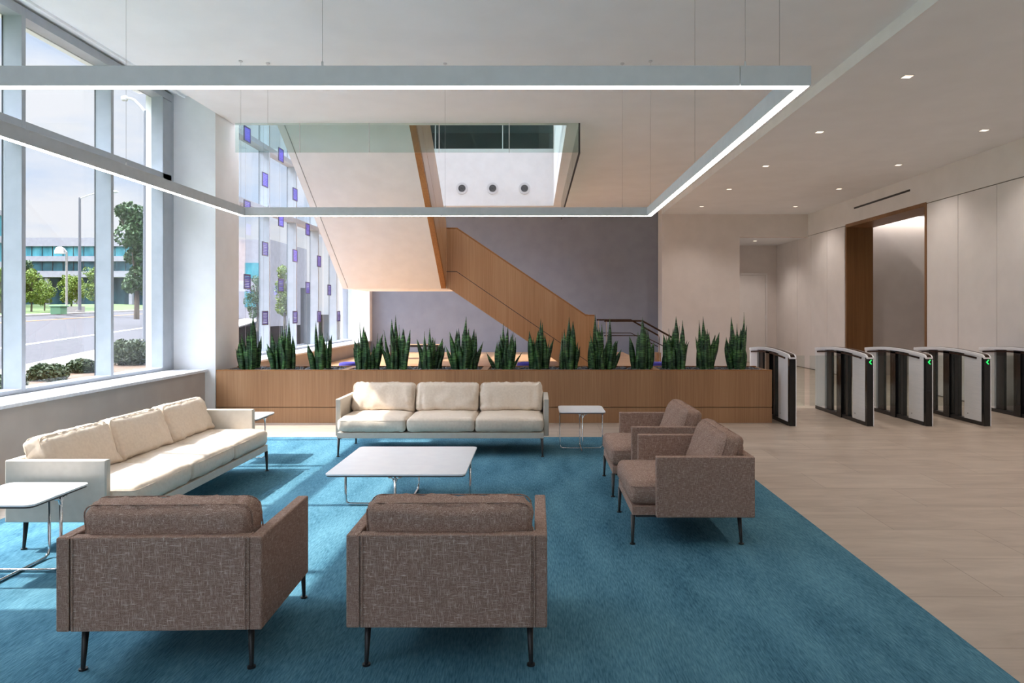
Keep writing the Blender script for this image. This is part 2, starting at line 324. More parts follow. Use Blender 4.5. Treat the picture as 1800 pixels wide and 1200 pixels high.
up = struct('wall_upper_room', B((-5.6, 3.6, 23.0, 23.2, 4.8, 7.6), (3.4, 3.6, 18.7, 23, 4.8, 7.6), (-5.6, -5.4, 19.6, 23.0, 4.8, 7.6)), noisy('upper_room_wall', srgb(110, 122, 118), srgb(132, 142, 138), nscale=.5, rough=.7))
struct('floor_upper_room', B((-5.6, 3.6, 18.7, 23.0, 5.0, 5.3)), M['wall'])
w = empty('window_20', (-2.3, 18.5, 5.97), kind='structure')
obj('pane', B((-2.9, 2.78, -.006, .006, 0, 1.63)), M['dglass'], w)
for x in (-.42, 1.4): obj('mullion', B((x-.012, x+.012, -.02, .02, 0, 1.63)), M['alu'], w)

# carpet
cp = obj('carpet', B((-4.1, 2.078, -1.5, 8.65, 0, .008)), M['carpet']); tag(cp, 'large teal blue woven carpet under the lounge seating', 'carpet')

# ------------------------------------------------------------------ planter
pl = empty('wood_planter', (-.6, 9.8, 0), label='long low oak planter box holding a row of snake plants', cat='planter')
x0, x1 = -3.99, 3.99
obj('front_panel', B((x0, x1, 0, .03, .226, .745)), M['wood'], pl, bevel=.002)
obj('toe_panel', B((x0, x1, 0, .03, 0, .218)), M['wood'], pl, bevel=.002)
obj('back_panel', B((x0, x1, .72, .75, 0, .745)), M['wood'], pl)
obj('end_panel', B((x1-.03, x1, .031, .719, 0, .745)), M['wood'], pl)
obj('end_panel', B((x0, x0+.03, .031, .719, 0, .745)), M['wood'], pl)
obj('rim', B((x0, x1, 0, .05, .746, .759), (x0, x1, .70, .75, .746, .759)), M['wood_trim'], pl)
obj('soil_tray', B((x0+.03, x1-.03, .031, .719, .60, .70)), M['black'], pl)
for px in (613, 853, 1150): 
    xx = (px-942)*10.1/1200 + .6
    obj('divider', B((xx-.05, xx+.05, .051, .699, .70, .757)), M['wood'], pl)
def pebbles():
    bm = bmesh.new(); rnd = random.Random(3)
    ico = bmesh.new(); bmesh.ops.create_icosphere(ico, subdivisions=1, radius=1); pv = [v.co.copy() for v in ico.verts]; pf = [[v.index for v in f.verts] for f in ico.faces]; ico.free()
    for i in range(4200):
        x = rnd.uniform(x0+.06, x1-.05); y = rnd.uniform(.06, .69)
        if any(abs(x-((p-942)*10.1/1200+.6)) < .075 for p in (613, 853, 1150)): continue
        s = rnd.uniform(.012, .026); a = rnd.uniform(0, PI); z = .715 + rnd.uniform(0, .035)
        sx, sy, sz = s, s*rnd.uniform(.7, 1), s*rnd.uniform(.45, .7); ca, sa = math.cos(a), math.sin(a)
        vs = [bm.verts.new((x+(v.x*sx*ca-v.y*sy*sa), y+(v.x*sx*sa+v.y*sy*ca), z+v.z*sz)) for v in pv]
        for f in pf: bm.faces.new([vs[j] for j in f])
    return bm
pb = obj('pebbles', pebbles(), noisy('river_pebbles', (.025, .028, .032), (.22, .23, .25), nscale=26, detail=1, rough=.45), None, smooth=True, loc=(-.6, 9.8, 0))
tag(pb, 'dark grey river pebbles filling the top of the oak planter', 'pebbles', kind='stuff')

def leaf_material():
    m = mat('snake_plant_leaf', (.03, .1, .03), .38, 0, .5); nt = m.node_tree; N = nt.nodes.new; L = nt.links.new; b = nt.nodes['Principled BSDF']
    tc = N('ShaderNodeTexCoord'); mp = N('ShaderNodeMapping'); mp.inputs['Scale'].default_value = (10, 10, 75)
    nz = N('ShaderNodeTexNoise'); nz.inputs['Scale'].default_value = 1; nz.inputs['Detail'].default_value = 3; nz.inputs['Distortion'].default_value = .6
    n2 = N('ShaderNodeTexNoise'); n2.inputs['Scale'].default_value = 7; n2.inputs['Detail'].default_value = 1
    L(tc.outputs['Object'], mp.inputs[0]); L(mp.outputs[0], nz.inputs['Vector']); L(tc.outputs['Object'], n2.inputs['Vector'])
    cr = N('ShaderNodeValToRGB'); e = cr.color_ramp.elements; e[0].position = .44; e[0].color = (.012, .045, .018, 1); e[1].position = .62; e[1].color = (.12, .24, .10, 1)
    c2 = N('ShaderNodeValToRGB'); e = c2.color_ramp.elements; e[0].position = .4; e[0].color = (.5, .6, .6, 1); e[1].position = .65; e[1].color = (1.25, 1.4, .95, 1)
    mx = N('ShaderNodeMix'); mx.data_type = 'RGBA'; mx.blend_type = 'MULTIPLY'; mx.inputs[0].default_value = 1
    L(nz.outputs['Fac'], cr.inputs[0]); L(n2.outputs['Fac'], c2.inputs[0]); L(cr.outputs[0], mx.inputs[6]); L(c2.outputs[0], mx.inputs[7]); L(mx.outputs[2], b.inputs['Base Color'])
    return m
M['leaf'] = leaf_material()
def snake_plant(px, top_y, wpx, seed, label):
    rnd = random.Random(seed); D = 10.15; X = (px-942)*D/1200; H = 1.6-(top_y-547)*D/1200 - .73; rad = wpx*D/2400
    bm = bmesh.new(); n = rnd.randint(25, 30)
    for i in range(n):
        a = rnd.uniform(0, 2*PI); rr = rnd.random()**.6; bx, by = math.cos(a)*rad*.66*rr, math.sin(a)*.15*rr
        h = H*rnd.uniform(.42, .88)*(1-.14*rr) if i > 1 else H*(1 if i == 0 else .93)
        if i < 2: bx *= .7
        wd = rnd.uniform(.022, .038); out = rr*rnd.uniform(-.1, .62) if i > 1 else rnd.uniform(.03, .12)
        lean = Vector((math.cos(a)*rad*out*1.15, math.sin(a)*.10*out, 0)); fa = rnd.uniform(-.9, .9); tw = rnd.uniform(-1.0, 1.0)
        rows = []
        for j in range(10):
            t = j/9; w_ = wd*(.62+.75*math.sin(PI*min(t*.95+.12, 1))**.8)*(1 if t < .62 else max(0, 1-((t-.62)/.38)**1.9)); w_ = max(w_, .0006)
            c = Vector((bx, by, 0)) + lean*(t**1.5) + Vector((0, 0, h*t)); c += Vector((math.sin(t*5+seed+i), math.cos(t*4+i), 0))*.006
            an = fa + tw*t; u = Vector((math.cos(an), math.sin(an), 0)); nrm = Vector((-u.y, u.x, 0))
            rows.append([bm.verts.new(c-u*w_+nrm*w_*.28), bm.verts.new(c-nrm*w_*.12), bm.verts.new(c+u*w_+nrm*w_*.28), bm.verts.new(c+nrm*(.004+w_*.02))])
        for j in range(9):
            for q in range(4): bm.faces.new([rows[j][q], rows[j][(q+1) % 4], rows[j+1][(q+1) % 4], rows[j+1][q]])
        bm.faces.new(rows[0][::-1]); bm.faces.new(rows[-1])
    o = obj('snake_plant', bm, M['leaf'], smooth=True, loc=(X, D, .70))
    return tag(o, label, 'plant', 'snake plants in the oak planter')
ordn = ['first', 'second', 'third', 'fourth', 'fifth', 'sixth', 'seventh', 'eighth', 'ninth', 'tenth', 'eleventh', 'twelfth', 'thirteenth', 'fourteenth', 'fifteenth']
PL = [(441, 548, 48), (498, 555, 50), (566, 560, 52), (645, 562, 52), (703, 550, 64), (757, 573, 56), (815, 552, 62), (888, 564, 58), (949, 556, 50), (998, 553, 42), (1056, 548, 66), (1130, 553, 50), (1187, 552, 52), (1238, 552, 44), (1298, 545, 48)]
for i, (px, ty, wp_) in enumerate(PL):
    if i == 0: lb = 'tall snake plant at the left end of the oak planter, beside the white column'
    elif i == 14: lb = 'tall snake plant at the right end of the oak planter, beside the speed gates'
    elif i == 5: lb = 'shortest snake plant, sixth from the left end of the oak planter'
    else: lb = 'green snake plant, %s from the left end of the oak planter' % ordn[i]
    snake_plant(px, ty, wp_*1.0, i*13+5, lb)

# ------------------------------------------------------------------ upholstered seating
def cushion_bm(w, d, h, r=.045, puff=.02, seed=0, wr=.004, n=(18, 14, 6), plump=.0, wedge=0):
    """rounded box cushion, centred, size w x d x h (h = thickness along z)"""
    bm = bmesh.new(); off = Vector((seed*7.3, seed*3.1, seed*1.7))
    def shape(u, v, t):
        p = Vector((u*w/2, v*d/2, t*h/2)); q = Vector((max(-w/2+r, min(w/2-r, p.x)), max(-d/2+r, min(d/2-r, p.y)), max(-h/2+r, min(h/2-r, p.z))))
        dd = p-q
        if dd.length > 1e-6: dd = dd.normalized()*r; p = q+dd
        p.z += math.copysign(puff*max(0, 1-u**4)*max(0, 1-v**4), t) * min(1, abs(t)*1.2)
        p.x += math.copysign(1, u)*plump*max(0, 1-v*v)*max(0, 1-t*t)*(abs(u) > .98); p.y += math.copysign(1, v)*plump*max(0, 1-u*u)*max(0, 1-t*t)*(abs(v) > .98)
        e = max(abs(u), abs(v)); nn = noise.noise(Vector((p.x*9, p.y*9, p.z*5))+off)*.6 + noise.noise(Vector((p.x*26, p.y*5, p.z*14))+off)*.8*e**2 + noise.noise(Vector((p.x*5, p.y*26, p.z*14))+off)*.5*abs(u)**3
        nrm = Vector((u**7*.6, v**7*.6, t)).normalized()
        p = p + nrm*wr*nn
        if wedge and p.z > 0: p.z *= 1-wedge*v
        return p
    vm = {}
    def V(i, j, k):
        key = (i, j, k)
        if key not in vm:
            f = lambda a, m: math.sin((2*a/m-1)*PI/2*.92)/math.sin(PI/2*.92)
            vm[key] = bm.verts.new(shape(f(i, n[0]), f(j, n[1]), f(k, n[2])))
        return vm[key]
    a, b, c = n
    for i in range(a):
        for j in range(b):
            for k in (0, c): bm.faces.new([V(i, j, k), V(i+1, j, k), V(i+1, j+1, k), V(i, j+1, k)])
    for i in range(a):
        for k in range(c):
            for j in (0, b): bm.faces.new([V(i, j, k), V(i+1, j, k), V(i+1, j, k+1), V(i, j, k+1)])
    for j in range(b):
        for k in range(c):
            for i in (0, a): bm.faces.new([V(i, j, k), V(i, j+1, k), V(i, j+1, k+1), V(i, j, k+1)])
    return bm
def xf(bm, mtx): bmesh.ops.transform(bm, matrix=mtx, verts=bm.verts[:]); return bm
def piping_bm(w, d, z, r=.0035, rc=.05, seed=0):
    pts = [(x, y, z+.003*noise.noise(Vector((x*8+seed, y*8, 0)))) for x, y in rrect(w, d, rc, 4)]; pts.append(pts[0])
    return T(pts, r, n=5, caps=False)
def seating(name, Wd, nseat, mc, ms, loc, rz, label, cat, group):
    """front faces local -y, back panel outside at y=0"""
    t = empty(name, loc, rz, label, cat, group); h = Wd/2; th = .056; zt = .61; zb = .20; AL = .665; SL = .825
    for s in (-1, 1):
        a, b = sorted((s*h, s*(h-th)))
        obj('armrest', B((a, b, -AL, 0, zb, zt)), ms, t, bevel=.008, segs=3)
        e = s*(h-th+.002)
        obj('piping', T([(s*(h-th+.0), .002, zb+.006), (s*(h-th+.0), .002, zt-.004), (s*(h-th+.0), -.05, zt+.001)], .0042, n=6), ms, t)
        obj('piping', T([(s*(h-th-.016), .001, zb+.006), (s*(h-th-.016), .001, zt-.006)], .0034, n=6), ms, t)
        if cat == 'sofa':
            obj('piping', T([(s*(h-.005), -AL-.001, zb+.01), (s*(h-.005), -AL-.001, zt-.01)], .003, n=6), ms, t)
    ih = h-th-.003
    obj('back_panel', B((-ih, ih, -.058, -.001, zb, zt)), ms, t, bevel=.006, segs=2)
    obj('seat_frame', B((-ih, ih, -SL+.005, -.060, zb, zb+.062)), ms, t, bevel=.004)
    cw = 2*ih/nseat
    for i in range(nseat):
        cx = -ih + cw*(i+.5); sd = i+Wd*3+loc[0]
        c = xf(cushion_bm(cw-.006, SL-.08, .145, .042, .020, sd, .011, n=(26, 20, 6), plump=.006), Matrix.Translation((cx, -(SL-.08)/2-.085, .342)))
        o = obj('seat_cushion', c, mc, t, smooth=True)
        obj('piping', xf(piping_bm(cw-.012, SL-.088, .0, .003, .04, sd), Matrix.Translation((cx, -(SL-.08)/2-.085, .392))), mc, o, smooth=True)
        m_ = Matrix.Translation((cx, -.158, .570)) @ Matrix.Rotation(R(-9), 4, 'X') @ Matrix.Rotation(R(90), 4, 'X')
        tk = .175
        c = xf(cushion_bm(cw-.022, .345, tk, .05, .022, sd+9, .022, n=(34, 20, 8), wedge=.42), m_)
        o = obj('back_cushion', c, mc, t, smooth=True)
        pf_ = piping_bm(cw-.026, .341, tk/2-.030, .0035, .05, sd)
        for v_ in pf_.verts: v_.co.z *= 1-.42*v_.co.y/.17
        obj('piping', xf(pf_, m_), mc, o, smooth=True)
        obj('piping', xf(piping_bm(cw-.024, .343, -tk/2+.030, .0035, .05, sd), m_), mc, o, smooth=True)
    lx = h-.078
    for sx in (-1, 1):
        for y, dy in ((-.085, .012), (-SL+.012, -.004)):
            o = obj('leg', T([(sx*lx, y, zb), (sx*(lx+.006), y+dy, .012), (sx*(lx+.006), y+dy, .006)], [.016, .0095, .0095], n=12), M['black'], t, smooth=True)
            obj('foot_glide', T([(sx*(lx+.006), y+dy, 0), (sx*(lx+.006), y+dy, .008)], .018, n=14), M['black'], o)
        obj('leg_bracket', B((sx*lx-.02, sx*lx+.02, -SL+.03, -.10, zb-.012, zb-.001)), M['black'], t)
    return t
CZP = .008
seating('sofa', 2.385, 3, M['leather'], M['leather_side'], (-1.048, 8.30, CZP), 0, 'cream leather three-seat sofa in front of the oak planter', 'sofa', None)
seating('sofa', 2.385, 3, M['leather'], M['leather_side'], (-3.50, 5.69, CZP), R(90), 'cream leather three-seat sofa along the window wall', 'sofa', None)
G = 'brown tweed armchairs around the coffee table'
seating('armchair', .885, 1, M['tweed'], M['tweed'], (-.3925, 3.0, CZP), R(180), 'brown tweed armchair seen from behind, in the centre foreground', 'armchair', G)
seating('armchair', .885, 1, M['tweed'], M['tweed'], (-1.640, 2.970, CZP), R(181.4), 'brown tweed armchair seen from behind, at the left beside the side table', 'armchair', G)
seating('armchair', .885, 1, M['tweed'], M['tweed'], (1.478, 5.043, CZP), R(-90), 'brown tweed armchair in side view, nearer one on the right carpet edge', 'armchair', G)
seating('armchair', .885, 1, M['tweed'], M['tweed'], (1.478, 6.235, CZP), R(-90), 'brown tweed armchair in side view, farther one behind its twin', 'armchair', G)

# ------------------------------------------------------------------ tables
def table(name, loc, w, h, leg_r, label, rz=0):
    t = empty(name, loc, rz, label, 'table', 'white topped tables with chrome cross bases' if name == 'side_table' else None)
    bm = bmesh.new(); prism(bm, rrect(w, w, .045, 6), 'z', h-.012, h); obj('table_top', bm, M['laminate'], t, bevel=.002)
    bm = bmesh.new(); prism(bm, rrect(w-.012, w-.012, .042, 6), 'z', h-.022, h-.0125); obj('edge_band', bm, mat('dark_table_edge', srgb(74, 66, 62), .5), t)
    hw = w/2-.014
    for ax in (0, 1):
        def P(a, z): return (a, 0, z) if ax == 0 else (0, a, z)
        zc = .008+ (.0 if ax else .004)
        pts = [P(-hw, h-.024), P(-hw, .06), P(-hw+.008, .026), P(-hw+.035, zc+.004)] + [P(hw*q, zc+.002) for q in (-.5, 0, .5)] + [P(hw-.035, zc+.004), P(hw-.008, .026), P(hw, .06), P(hw, h-.024)]
        o = obj('cross_leg', T(pts, leg_r, n=10), M['chrome'], t, smooth=True)
        for s in (-1, 1):
            if ax == 0:
                br = [(s*(hw), -.05, h-.024), (s*(hw), -.018, h-.035), (s*(hw), 0, h-.085), (s*(hw), .018, h-.035), (s*(hw), .05, h-.024)]
            else:
                br = [(-.05, s*hw, h-.024), (-.018, s*hw, h-.035), (0, s*hw, h-.085), (.018, s*hw, h-.035), (.05, s*hw, h-.024)]
            obj('leg_fork', T(br, leg_r*.8, n=8), M['chrome'], o, smooth=True)
    return t
table('coffee_table', (-1.05, 5.60, CZP), 1.05, .380, .0095, 'large low white square coffee table in the middle of the carpet')
table('side_table', (-3.15, 4.17, CZP), .525, .483, .009, 'white square side table on chrome legs at the left edge, in front of the sofa', R(0))
table('side_table', (.522, 7.885, CZP), .52, .468, .007, 'white square side table beside the right arm of the far sofa')
table('side_table', (-3.165, 7.36, CZP), .52, .470, .007, 'white side table mostly hidden behind the far end of the window sofa')

# ------------------------------------------------------------------ pendant ring lamp
def ring_lamp():
    t = empty('pendant_light', (-1.0, 5.58, 2.69), label='large rectangular linear pendant lamp hanging over the lounge', cat='lamp')
    xa, xb, ya, yb = -2.38+0, 2.33, -2.285, 2.27
    w = .062; hh = .096
    def rail(x0_, x1_, y0_, y1_):
        obj('housing', B((x0_, x1_, y0_, y1_, .0, hh)), M['alu'], t, bevel=.002)
    rail(xa, xb-.345, ya, ya+w); rail(xb-.342, xb, ya, ya+w); rail(xa, xb, yb-w, yb)
    rail(xa, xa+w, ya+w, yb-w); rail(xb-w, xb, ya+w, yb-w)
    e = .008
    for b in ((xa+e, xb-e, ya+e, ya+w-e), (xa+e, xb-e, yb-w+e, yb-e), (xa+e, xa+w-e, ya+w-e, yb-w+e), (xb-w+e, xb-e, ya+w-e, yb-w+e)):
        obj('diffuser', B((*b, -.0012, -.0001)), M['lamp'], t)
    top = CZ-2.69; pts = []
    for x in (-.04-0, 2.02): pts.append((x, ya+w/2))
    for x in (-2.07, -.04, 1.99): pts.append((x, yb-w/2))
    for y in (-1.94, .0, 2.165): pts += [(xa+w/2, y), (xb-w/2, y)]
    pts.append((-2.04, ya+w/2))
    for x, y in pts:
        o = obj('suspension_wire', T([(x, y, hh), (x, y, top)], .0012, n=5), M['cable'], t)
        obj('wire_grip', T([(x, y, hh), (x, y, hh+.03)], .005, n=8), M['alu'], o)
        obj('ceiling_canopy', T([(x, y, top-.012), (x, y, top)], .022, n=14), M['plate'], o)
    return t
ring_lamp()

# ------------------------------------------------------------------ downlights
def downlight():
    t = empty('downlight', (0, 0, 0)); s = .062
    obj('trim_ring', B((-s, s, -s, -s+.012, -.004, 0), (-s, s, s-.012, s, -.004, 0), (-s, -s+.012, -s+.012, s-.012, -.004, 0), (s-.012, s, -s+.012, s-.012, -.004, 0)), M['plate'], t)
    obj('lens', B((-s+.012, s-.012, -s+.012, s-.012, -.0025, 0)), M['down'], t)
    l = light('downlight_beam', 'SPOT', (0, 0, -.02), (0, 0, 0), 62, (1, .89, .82), spot_size=R(125), spot_blend=.8, shadow_soft_size=.06); l.parent = t
    return t
dl = downlight(); first = True
rows = [('left', 4.275, [2.98, 5.42, 7.86, 10.29, 12.7, 15.1, 17.6]), ('right', 6.69, [2.85, 5.3, 7.75, 10.19, 12.6, 15.07, 17.6])]
for rn, x, dd in rows:
    vis = [y for y in dd if (y > 7.8 if rn == 'left' else y > 8)]
    for y in dd:
        o = dl if first else copy_tree(dl); first = False; o.location = (x, y, RC)
        wh = ordn[vis.index(y)] + ' nearest' if y in vis else 'out of view overhead'
        tag(o, 'small square recessed downlight in the %s row over the gate area, %s' % (rn, wh), 'light', 'square downlights in the lower ceiling')
o = copy_tree(dl); o.location = (6.45, 20.1, 3.67); tag(o, 'small square recessed downlight in the corridor by the far door', 'light', 'square downlights in the lower ceiling')
# slot diffuser
sd_ = obj('slot_diffuser', B((7.566, 7.575, 13.82, 16.24, 4.03, 4.07)), M['black']); tag(sd_, 'thin black linear air slot above the oak doorway', 'air vent')

# ------------------------------------------------------------------ jet nozzles in the white shaft wall
def jet():
    t = empty('jet_diffuser', (0, 0, 0))
    def ring(r0, r1, y0, y1, n=28):
        bm = bmesh.new(); v = [[bm.verts.new((r*math.cos(2*PI*k/n), y, r*math.sin(2*PI*k/n))) for k in range(n)] for r, y in ((r0, y0), (r1, y0), (r1, y1), (r0, y1))]
        for a in range(4):
            for k in range(n): bm.faces.new([v[a][k], v[a][(k+1) % n], v[(a+1) % 4][(k+1) % n], v[(a+1) % 4][k]])
        return bm
    obj('flange', ring(.10, .155, -.02, 0), M['plate'], t, smooth=False)
    obj('throat', T([(0, -.004, 0), (0, -.001, 0)], .10, n=24), M['black'], t)
    for r in (.035, .065, .095): obj('vane_ring', ring(r-.010, r, -.03, -.005), M['cable'], t)
    obj('hub', T([(0, -.035, 0), (0, -.004, 0)], .014, n=12), M['black'], t)
    return t
j0 = jet()
for i, (px, nm) in enumerate(((812, 'left'), (866, 'middle'), (922, 'right'))):
    o = j0 if i == 0 else copy_tree(j0); D = 18.385; o.location = ((px-942)*D/1200, D, 1.6+(547-331)*D/1200)
    tag(o, 'round air jet on the white wall above the stair, %s of the three' % nm, 'air vent', 'round air jets in the stair opening')

# ------------------------------------------------------------------ glass smoke curtain round the opening
sc_ = empty('smoke_curtain', (-2, 10.3, CZ), label='frameless glass smoke curtain hanging round the stair opening', cat='glass screen')
xs = [(p-942)*10.3/1200 for p in (413, 527, 649, 772, 895, 1018)]
for a, b in zip(xs[:-1], xs[1:]): obj('glass_panel', B((a+2.006, b+1.994, -.006, .006, -.445, -.001)), M['cglass'], sc_)
for x in xs[1:]: obj('joint', B((x+1.994, x+2.006, -.008, .008, -.447, -.001)), M['alu'], sc_)
for a in (0, 1.85, 3.7, 5.55): obj('side_panel', B((2.65, 2.66, a+.02, a+1.84, -.445, -.001)), M['cglass'], sc_)
obj('edge_seal', B((2.643, 2.667, -.01, .012, -.447, -.001), (2.64, 2.67, .0, 7.4, -.456, -.446)), M['gasket'], sc_)

# ------------------------------------------------------------------ stair
def stair():
    t = empty('staircase', (-1.9, 14, .43), label='oak sided staircase with a white soffit rising over a landing', cat='staircase')
    ox, oy, oz = 1.9, -14, -.43
    sh = Matrix.Translation((ox, oy, oz)); D0 = 13.95; z0 = 2.065; sl = .673
    zs = lambda D: z0 + sl*(D0-D)
    ytop = 9.2
    # upper flight: white soffit
    bm = bmesh.new(); prism(bm, [(D0, z0), (ytop, zs(ytop)), (ytop, zs(ytop)+.16), (D0, z0+.16)], 'x', -3.83, -1.935); obj('soffit', xf(bm, sh), M['white'], t)
    bm = bmesh.new(); prism(bm, [(D0, z0+.02), (ytop, zs(ytop)+.02), (ytop, zs(ytop)+.16), (D0, z0+.16)], 'x', -3.842, -3.83); obj('shadow_gap', xf(bm, sh), M['gasket'], t)
    bm = bmesh.new(); prism(bm, [(D0, z0-.0), (ytop, zs(ytop)), (ytop, zs(ytop)+1.3), (D0, z0+1.3)], 'x', -3.95, -3.842); obj('outer_guard', xf(bm, sh), M['white'], t)
    # inner guard: oak edge, two veneer panels with a groove
    bm = bmesh.new(); prism(bm, [(D0, z0), (ytop, zs(ytop)), (ytop, zs(ytop)+.05), (D0, z0+.05)], 'x', -1.935, -1.835); obj('edge_board', xf(bm, sh), M['wood_trim'], t)
    for a, b, nm in ((.058, .50, 'stringer_panel'), (.514, 1.33, 'guard_panel')):
        bm = bmesh.new(); prism(bm, [(D0-.001, z0+a), (ytop, zs(ytop)+a), (ytop, zs(ytop)+b), (D0-.001, z0+b)], 'x', -1.93, -1.83); obj(nm, xf(bm, sh), M['wood_stair'], t)
    bm = bmesh.new(); prism(bm, [(D0-.002, z0+.49), (ytop, zs(ytop)+.49), (ytop, zs(ytop)+.52), (D0-.002, z0+.52)], 'x', -1.92, -1.836); obj('shadow_gap', xf(bm, sh), M['gasket'], t)
    # steps of the upper flight
    bm = bmesh.new(); nn = 18
    for i in range(nn):
        y = D0-.27*(i+1)+.0; zz = z0+.30+.1817*(i); 
        if y < ytop: break
        box(bm, -3.83, -1.94, y, y+.27, zz-.06, zz+.0)
    obj('upper_steps', xf(bm, sh), M['wood_x'], t)
    # landing
    obj('landing', xf(B((-3.95, -1.83, D0+.001, 15.95, z0, z0+.24)), sh), M['white'], t)
    obj('landing_guard', xf(B((-3.95, -1.8, 15.85, 15.95, z0+.241, 3.31), (-3.95, -3.85, D0+.001, 15.85, z0+.241, 3.31)), sh), M['wood_stair'], t)
    # lower flight along X
    P = [(-1.829, 2.065), (-1.77, 2.065), (.65, .43), (1.2, .43), (1.2, 1.53), (1.02, 1.53), (-1.62, 3.31), (-1.829, 3.31)]
    lo = [(-1.829, 2.065), (-1.77, 2.065), (.65, .43), (1.2, .43), (1.2, .47), (-1.62, 2.405), (-1.829, 2.405)]
    hi = [(-1.829, 2.419), (-1.62, 2.419), (1.2, .484), (1.2, 1.50), (1.02, 1.50), (-1.62, 3.28), (-1.829, 3.28)]
    cap = [(-1.829, 3.281), (-1.62, 3.281), (1.02, 1.501), (1.2, 1.501), (1.2, 1.53), (1.03, 1.53), (-1.61, 3.31), (-1.829, 3.31)]
    for y in (D0, 15.85):
        for pts, nm, mm in ((lo, 'stringer_panel', M['wood_stair']), (hi, 'guard_panel', M['wood_stair']), (cap, 'handrail_cap', M['wood_trim'])):
            bm = bmesh.new(); prism(bm, pts, 'y', y, y+.10); obj(nm, xf(bm, sh), mm, t)
    for y in (D0, 15.85):
        bm = bmesh.new(); prism(bm, [(-1.829, 2.40), (-1.62, 2.40), (1.19, .465), (1.19, .49), (-1.62, 2.425), (-1.829, 2.425)], 'y', y+.006, y+.094); obj('shadow_gap', xf(bm, sh), M['gasket'], t)
    bm = bmesh.new(); prism(bm, [(-1.829, 2.07), (-1.77, 2.07), (.60, .47), (.60, .60), (-1.77, 2.2), (-1.829, 2.2)], 'y', D0+.101, 15.849); obj('soffit', xf(bm, sh), M['white'], t)
    bm = bmesh.new()
    for i in range(10): box(bm, 1.15-.29*(i+1), 1.15-.29*i, D0+.101, 15.849, .43+.187*i+.12, .43+.187*(i+1))
    obj('lower_steps', xf(bm, sh), M['wood_x'], t)
    return t
stair()
# platform with steps at the right
pf = empty('wood_platform', (-1, 14, 0), label='raised oak floored platform behind the planter under the stair', cat='platform')
obj('deck', B((-3.7, 3.5, -2.6, 5.595, 0, .43)), M['wood_x'], pf)
obj('step', B((3.501, 3.85, 1.0, 5.0, 0, .287)), M['wood_x'], pf); obj('step', B((3.851, 4.2, 1.0, 5.0, 0, .143)), M['wood_x'], pf)
def handrail(D, label):
    t = empty('handrail', (2.5, D, .43), label=label, cat='handrail', group='handrails by the platform steps')
    obj('rail', T([(-.9, 0, .945), (0, 0, .945), (.72, 0, .54)], .022, n=10), M['brownstrip'], t)
    obj('post', T([(.72, 0, .54), (.75, 0, .50), (.75, 0, -.43)], .016, n=8), M['chrome'], t)
    obj('post', T([(-.85, 0, .93), (-.85, 0, 0)], .016, n=8), M['chrome'], t)
    obj('rail', T([(-.9, 0, .60), (0, 0, .60), (.72, 0, .24)], .010, n=8), M['brownstrip'], t)
    return t
handrail(16.0, 'dark bronze handrail sloping down the platform steps, nearer one'); handrail(18.0, 'dark bronze handrail sloping down the platform steps, farther one by the grey wall')
nb = obj('newel_block', B((3.2, 3.32, 18.1, 18.4, .0, .50)), M['wood']); tag(nb, 'small oak newel block beside the beige wall edge', 'newel post')
def bench(x, y, lab):
    t = empty('bench', (x, y, .43), label=lab, cat='bench', group='low dark benches on the platform')
    obj('bench_top', B((-.6, .6, -.22, .22, .30, .345)), M['wood_x'], t, bevel=.004); obj('top_rail', B((-.6, .6, -.225, -.221, .29, .345)), M['black'], t)
    for sx in (-.57, .57):
        for sy in (-.19, .19): obj('leg', B((sx-.02, sx+.02, sy-.02, sy+.02, 0, .298)), M['black'], t)
bench(-3.0, 15.8+1.2, 'low dark bench on the platform at the left, under the landing'); bench(1.1, 17.2, 'low dark bench on the platform behind the lower stair end')
def stool(x, y, lab):
    bm = bmesh.new(); tube(bm, [(0, 0, 0), (0, 0, .02), (0, 0, .24), (0, 0, .275), (0, 0, .285)], [.15, .17, .18, .17, .12], n=24)
    o = obj('stool', bm, noisy('indigo_fabric', srgb(48, 40, 120), srgb(66, 58, 150), nscale=60, rough=.9), smooth=True, loc=(x, y, .43)); tag(o, lab, 'stool', 'indigo stools behind the planter')
stool(-3.25, 11.9, 'indigo round stool just behind the planter, left one'); stool(-.15, 11.9, 'indigo round stool just behind the planter, middle one'); stool(2.15, 11.9, 'indigo round stool just behind the planter, right one')

